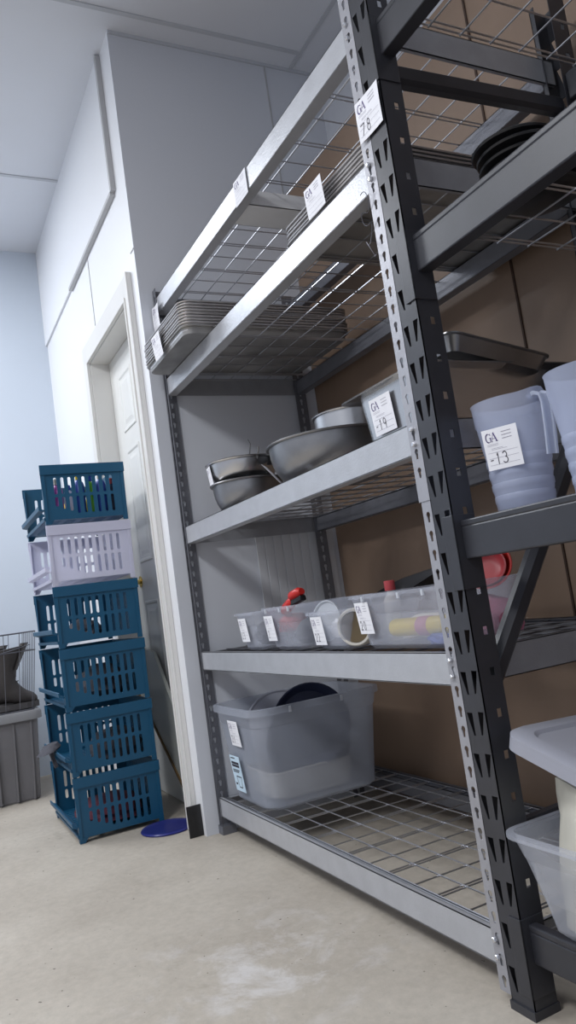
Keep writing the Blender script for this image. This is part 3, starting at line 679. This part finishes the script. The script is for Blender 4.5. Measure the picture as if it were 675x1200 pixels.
# ------------------------------------------------------------------ stacked baskets
BX0, BX1, BY0, BY1 = -2.400, -1.859, -.442, -.107
WX, WY, PH = BX1-BX0, BY1-BY0, .2485
def side_outline():
    return [(0,.0),(.022,.0),(.034,.018),(WY-.008,.018),(WY-.006,0),(WY+.0,.0),(WY+.004,.242),(-.004,.242),(-.004,.195),(.0,.10)]
def side_holes():
    ho = []
    for k in range(9):
        c = .052+k*.0285
        ho.append(slot(c, .158, .0125, .070))
        lo_ = .040 if k > 2 else .040+.018*(3-k)*.6
        ho.append(slot(c, (.112+lo_)/2, .0125, .112-lo_))
    return ho
def make_basket(m):
    t = thing('stacking_basket', '', 'basket')
    # origin at front-near bottom corner: local x from -WX..0, y 0..WY
    def side(x, th=.003):
        p = plate('p', side_outline(), side_holes(), th, m, None, 'yz', (x,0,0))
        sg = 1 if x > -.1 else -1
        e = MB().box((x-.001 if sg > 0 else x-.009, -.005, .205),(x+.009 if sg > 0 else x+.001, WY+.005, .245)).box((min(x,x+sg*.006),.0,.015),(max(x,x+sg*.006),.012,.205)).box((min(x,x+sg*.005),WY-.012,.02),(max(x,x+sg*.005),WY,.205))
        e.box((min(x,x+sg*.005),.0,0),(max(x,x+sg*.005),.022,.02)); e.box((min(x,x+sg*.005),WY-.02,0),(max(x,x+sg*.005),WY,.02))
        e.box((min(x,x-sg*.020),.0,-.0),(max(x,x-sg*.020),.004,.235))
        q = e.build('p', m)
        return joined('side_panel', [p, q], t, m)
    side(-.006); side(-WX+.006)
    hb = [slot(-WX+.05+k*.032, .158, .013, .070) for k in range(15)]+[slot(-WX+.05+k*.032, .078, .013, .066) for k in range(15)]
    bp = plate('p', [(-WX+.008,.018),(-.008,.018),(-.004,.242),(-WX+.004,.242)], hb, .003, m, None, 'xz', (0,WY-.004,0))
    joined('back_panel', [bp, MB().box((-WX+.006,WY-.003,.205),(-.006,WY+.004,.244)).build('p', m)], t, m)
    hb = [slot(-WX+.06+i*.030, .05+j*.062, .012, .045) for i in range(15) for j in range(5)]
    plate('base', [(-WX+.01,.004),(-.01,.004),(-.01,WY-.006),(-WX+.01,WY-.006)], hb, .003, m, t, 'xy', (0,0,.022))
    # sloping front lip
    l = MB(); l.prism([(-.004,.056),(-.022,.062),(-.024,.078),(-.019,.080),(-.014,.068),(.0,.062)], -WX+.008, -.008, 'x'); l.prism([(.0,.018),(-.004,.018),(-.006,.030),(.0,.030)], -WX+.008, -.008, 'x')
    l.build('front_lip', m, t)
    return t
bt_ = make_basket(M['teal'])
names = ['lowest teal stacking basket, standing on the floor', 'teal stacking basket second from the floor, grey cloth poking out', 'teal stacking basket third from the floor, beside the leaning board', 'teal stacking basket just under the white one', 'white stacking basket second from the top', 'topmost teal stacking basket holding coloured bottles']
bw = make_basket(M['white_plastic'])
for k in range(6):
    b = bw if k == 4 else (bt_ if k == 0 else copy_tree(bt_))
    b.location = (BX1+random.uniform(-.002,.002), BY0+random.uniform(-.002,.002), .001+k*PH); b['label'] = names[k]; b['group'] = 'baskets stacked in one tower'
# contents
def bottle(name, label, x, y, k, r, h, m, capm, lean=0):
    t = thing(name, label, 'bottle', (x, y, k*PH+.026), (lean,0,0), 'bottles in the top basket')
    MB().loft([circ(q, z, 20) for q, z in ((r*.9,0),(r,.004),(r,h*.7),(r*.8,h*.78),(r*.4,h*.84))]).build('bottle_body', m, t, True)
    MB().loft([circ(q, z, 20) for q, z in ((r*.5,h*.84),(r*.52,h*.85),(r*.5,h*.98),(r*.35,h))]).build('cap', capm, t, True)
for (y, r, h, mm, cc, lab) in ((-.380,.022,.17,'purple','cream','magenta bottle with pale cap, nearest the front of the top basket'),(-.335,.020,.14,'white_plastic','blue','white bottle with blue cap next to the magenta one in the top basket'),
   (-.290,.023,.19,'blue','yellow','blue bottle with yellow cap in the top basket'),(-.245,.020,.18,'green','blue','green bottle with blue cap in the middle of the top basket'),
   (-.200,.022,.19,'blue','cream','blue bottle with pale cap in the top basket'),(-.155,.018,.16,'navy','redm','navy bottle with red cap at the back of the top basket')):
    bottle('plastic_bottle', lab, -1.905, y, 5, r, h, M[mm], M[cc])
lump('cloth_bundle', 'yellow and white bundle behind the bottles in the top basket', 'cloth', (-2.06,-.27,5*PH+.026), .10,.12,.06, M['yellow'], 31)
lump('cloth_bundle', 'dark bundle in the second basket from the floor', 'cloth', (-2.0,-.24,1*PH+.026), .11,.11,.075, M['cloth_dark'], 32)
lump('cloth_bundle', 'dark maroon bundle in the lowest basket', 'cloth', (-2.1,-.27,.026), .20,.13,.05, M['cloth_red'], 33)
lump('cloth_bundle', 'dark bundle in the third basket from the floor', 'cloth', (-2.12,-.24,2*PH+.026), .13,.11,.08, M['cloth_dark'], 34)
lump('cloth_bundle', 'dark bundle in the basket just under the white one', 'cloth', (-2.08,-.30,3*PH+.026), .09,.08,.05, M['cloth_dark'], 35)
# grey cap poking out of the second basket
hc_s = .72
hc = thing('hat', 'dark grey hat hanging out of the front of the second basket', 'hat', (-2.10,-.50,PH+.085), (.25,0,0))
MB().loft([[(rx*math.cos(2*PI*q/24), ry*math.sin(2*PI*q/24)-.02+yo, z) for q in range(24)] for rx, ry, z, yo in ((.01,.01,.040,.03),(.055,.045,.032,.02),(.080,.066,.008,.01),(.084,.068,.0,.0),(.078,.062,.001,.0),(.05,.04,.026,.02),(.008,.008,.034,.03))]).build('crown', M['cloth_dark'], hc, True)
MB().loft([[(a, b-.01, z) for a, b in ((-.02,-.01),(.02,-.01),(.02,.01),(-.02,.01))] for z in (-.10,-.0)]).build('hanging_flap', M['cloth_dark'], hc)
hc.scale = (.72,.72,.72); hc.location = (-2.12,-.475,PH+.085)
# ------------------------------------------------------------------ things on the floor
fl = thing('round_lid', 'blue translucent plastic lid lying on the floor by the baskets', 'lid', (-1.755,-.128,.0), (0,0,0))
MB().loft([circ(r,z,48) for r,z in ((.002,.004),(.078,.004),(.084,.0005),(.100,.0005),(.104,.005),(.100,.010),(.088,.011),(.080,.009),(.002,.008))]).build('disc', M['bluelid'], fl, True)
sq = thing('black_tile', 'small black square panel leaning against the foot of the grey rack', 'panel', (-1.546,-.052,.0), (0,math.radians(-2),0))
MB().box((-.003,-.055,.0),(.003,.055,.112)).build('panel', M['blackp'], sq, bevel=.001)
bd = thing('leaning_board', 'grey board with brown edge leaning aslant in the doorway behind the baskets', 'board', (-2.05,.004,.0))
bp_ = [(-2.44,.70),(-2.118,.664),(-1.70,.195),(-1.70,.03),(-1.747,.0),(-2.45,.468)]
MB().prism([(x+2.05,z) for x, z in bp_], -.004, .010).build('panel', M['board'], bd)
MB().prism([(x+2.05,z) for x, z in [(-2.45,.468),(-2.443,.478),(-1.737,.012),(-1.747,.0)]], -.010, .012).build('edge', M['board_edge'], bd)
# grey tote with wire crate and boots
tw = thing('storage_tote', 'dark grey ribbed tote with lid on the floor at the left edge', 'tote', (-3.14,-.71,0))
m = MB(); ng = 9
def ribring(w, d, z, amp):
    out = []
    P = rrect(w, d, .04, z, 4)
    return P
m.loft([rrect(.47,.54,.03,0), rrect(.48,.55,.03,.01), rrect(.52,.59,.04,.395)])
m.build('body', M['grey_plastic'], tw)
m = MB()
for k in range(7):
    y = -.24+k*.08; m.prism([(y-.004,.01),(y+.004,.01),(y*1.06+.004,.39),(y*1.06-.004,.39)], .235, .268, 'x')
m.build('rib', M['grey_plastic'], tw)
MB().loft([rrect(.525,.595,.04,.395), rrect(.56,.63,.05,.398), rrect(.56,.63,.05,.430), rrect(.55,.62,.05,.440)]).build('lid', M['grey_lid'], tw, True)
wc = thing('wire_crate', 'wire crate standing on the grey tote with boots inside', 'crate', (-3.14,-.70,.441))
m = MB(); a_, b_, c_, d_ = .235, .27, .255, .31
def rect3(w, d, z): return [(w,-d,z),(w,d,z),(-w,d,z),(-w,-d,z)]
for z, e in ((.003,0),(.30,.8),(.395,1)):
    P = rect3(a_+(c_-a_)*e, b_+(d_-b_)*e, z); m.tube(P, .003, 6, True)
for k in range(9):
    f = -1+2*k/8
    for sx in (-1, 1):
        m.tube([(sx*a_, f*b_, .003),(sx*c_, f*d_, .395)], .0018, 5)
        m.tube([(f*a_, sx*b_, .003),(f*c_, sx*d_, .395)], .0018, 5)
for k in range(7): f = -1+2*k/6; m.tube([(-a_, f*b_, .003),(a_, f*b_, .003)], .0018, 5)
m.tube([(c_,-.10,.395),(c_+.005,.0,.345),(c_,.12,.395)], .0025, 6); m.tube([(c_,.12,.30),(c_,.28,.33)], .0025, 6)
m.build('wire_frame', M['wire_dark'], wc, True)
def boot(label, loc, rz):
    t = thing('work_boot', label, 'boot', loc, (0,0,rz), 'boots in the wire crate')
    # toe along +y
    m = MB(); R = []
    for (cy, cz, ry, rx, tilt) in ((.0,.315,.088,.060,.10),(-.006,.27,.074,.055,.05),(-.026,.20,.056,.048,0),(-.035,.14,.058,.046,.15),(-.020,.095,.064,.046,.55),(.03,.068,.045,.048,1.1),(.065,.055,.036,.050,1.4),(.10,.045,.028,.042,1.5),(.118,.040,.014,.025,1.55)):
        ct, st_ = math.cos(tilt), math.sin(tilt)
        R.append([(rx*math.sin(a), cy+ry*math.cos(a)*ct, cz+ry*math.cos(a)*st_) for a in [2*PI*q/20 for q in range(20)]])
    m.loft(R); m.build('upper', M['leather'], t, True)
    m = MB(); out = [(-.04,-.08),(-.043,-.03),(-.042,.02),(-.052,.06),(-.046,.10),(-.02,.125),(.02,.125),(.046,.10),(.052,.06),(.042,.02),(.043,-.03),(.04,-.08),(.02,-.098),(-.02,-.098)]
    m.loft([[(x, y, z) for x, y in out] for z in (0,.03)]); m.build('sole', M['sole'], t)
    m = MB()
    for k in range(5): m.tube([(-.03,.048-.009*k,.088+.026*k),(.03,.048-.009*k,.093+.026*k)], .003, 5)
    m.build('laces', M['sole'], t)
    m = MB(); m.loft([[(x*.045, .030+y, z) for x, y in ((-1,-.01),(0,.004),(1,-.01),(1,-.018),(0,-.004),(-1,-.018))] for z in (.20,)]+[[(x*.055, .098+y, .335) for x, y in ((-1,-.02),(0,.004),(1,-.02),(1,-.03),(0,-.006),(-1,-.03))]]); m.build('tongue', M['leather'], t)
    return t
boot('dark leather work boot at the front of the wire crate, toe to the right', (-3.02,-.513,.447), 0)
boot('dark leather work boot behind, further left in the wire crate', (-3.14,-.60,.447), .15)
# ------------------------------------------------------------------ lights
def area(name, loc, rot, sx, sy, e, col=(1,1,1)):
    l = bpy.data.lights.new(name, 'AREA'); l.shape = 'RECTANGLE'; l.size = sx; l.size_y = sy; l.energy = e; l.color = col
    o = bpy.data.objects.new(name, l); C.objects.link(o); o.location = loc; o.rotation_euler = rot; return o
area('ceiling_lamp_light', (-2.9,-1.5,H-.03), (0,0,0), 1.2, .6, 40, (.93,.96,1))
area('ceiling_lamp_light', (-1.1,-2.7,H-.03), (0,0,0), 1.2, .6, 50, (.95,.97,1))
area('ceiling_lamp_light', (.9,-2.3,H-.03), (0,0,0), 1.2, .6, 66, (.95,.97,1))
w = bpy.data.worlds.new('world'); bpy.context.scene.world = w; w.use_nodes = True
w.node_tree.nodes['Background'].inputs[0].default_value = (.80,.86,1,1); w.node_tree.nodes['Background'].inputs[1].default_value = .44
# ------------------------------------------------------------------ camera
S = .785
cx, cy, cz, yaw, pitch, roll, f = 1.6061*S, -1.2173*S, 1.0445*S, 27.1338, 6.3983, -8.1377, 886.9285
y_, p_, r_ = map(math.radians, (yaw, pitch, roll))
F = Vector((-math.cos(y_)*math.cos(p_), math.sin(y_)*math.cos(p_), math.sin(p_)))
Rt = F.cross(Vector((0,0,1))).normalized(); Up = Rt.cross(F)
R2 = Rt*math.cos(r_)+Up*math.sin(r_); U2 = -Rt*math.sin(r_)+Up*math.cos(r_)
cam = bpy.data.cameras.new('camera'); co = bpy.data.objects.new('camera', cam); C.objects.link(co)
Mx = Matrix((R2, U2, -F)).transposed().to_4x4(); Mx.translation = Vector((cx,cy,cz)); co.matrix_world = Mx
cam.sensor_fit = 'VERTICAL'; cam.sensor_height = 36; cam.lens = 36*f/1200; cam.clip_start = .02
bpy.context.scene.camera = co
vs = bpy.context.scene.view_settings; vs.view_transform = 'Standard'; vs.look = 'None'; vs.exposure = .28; vs.gamma = 1; vs.use_curve_mapping = False
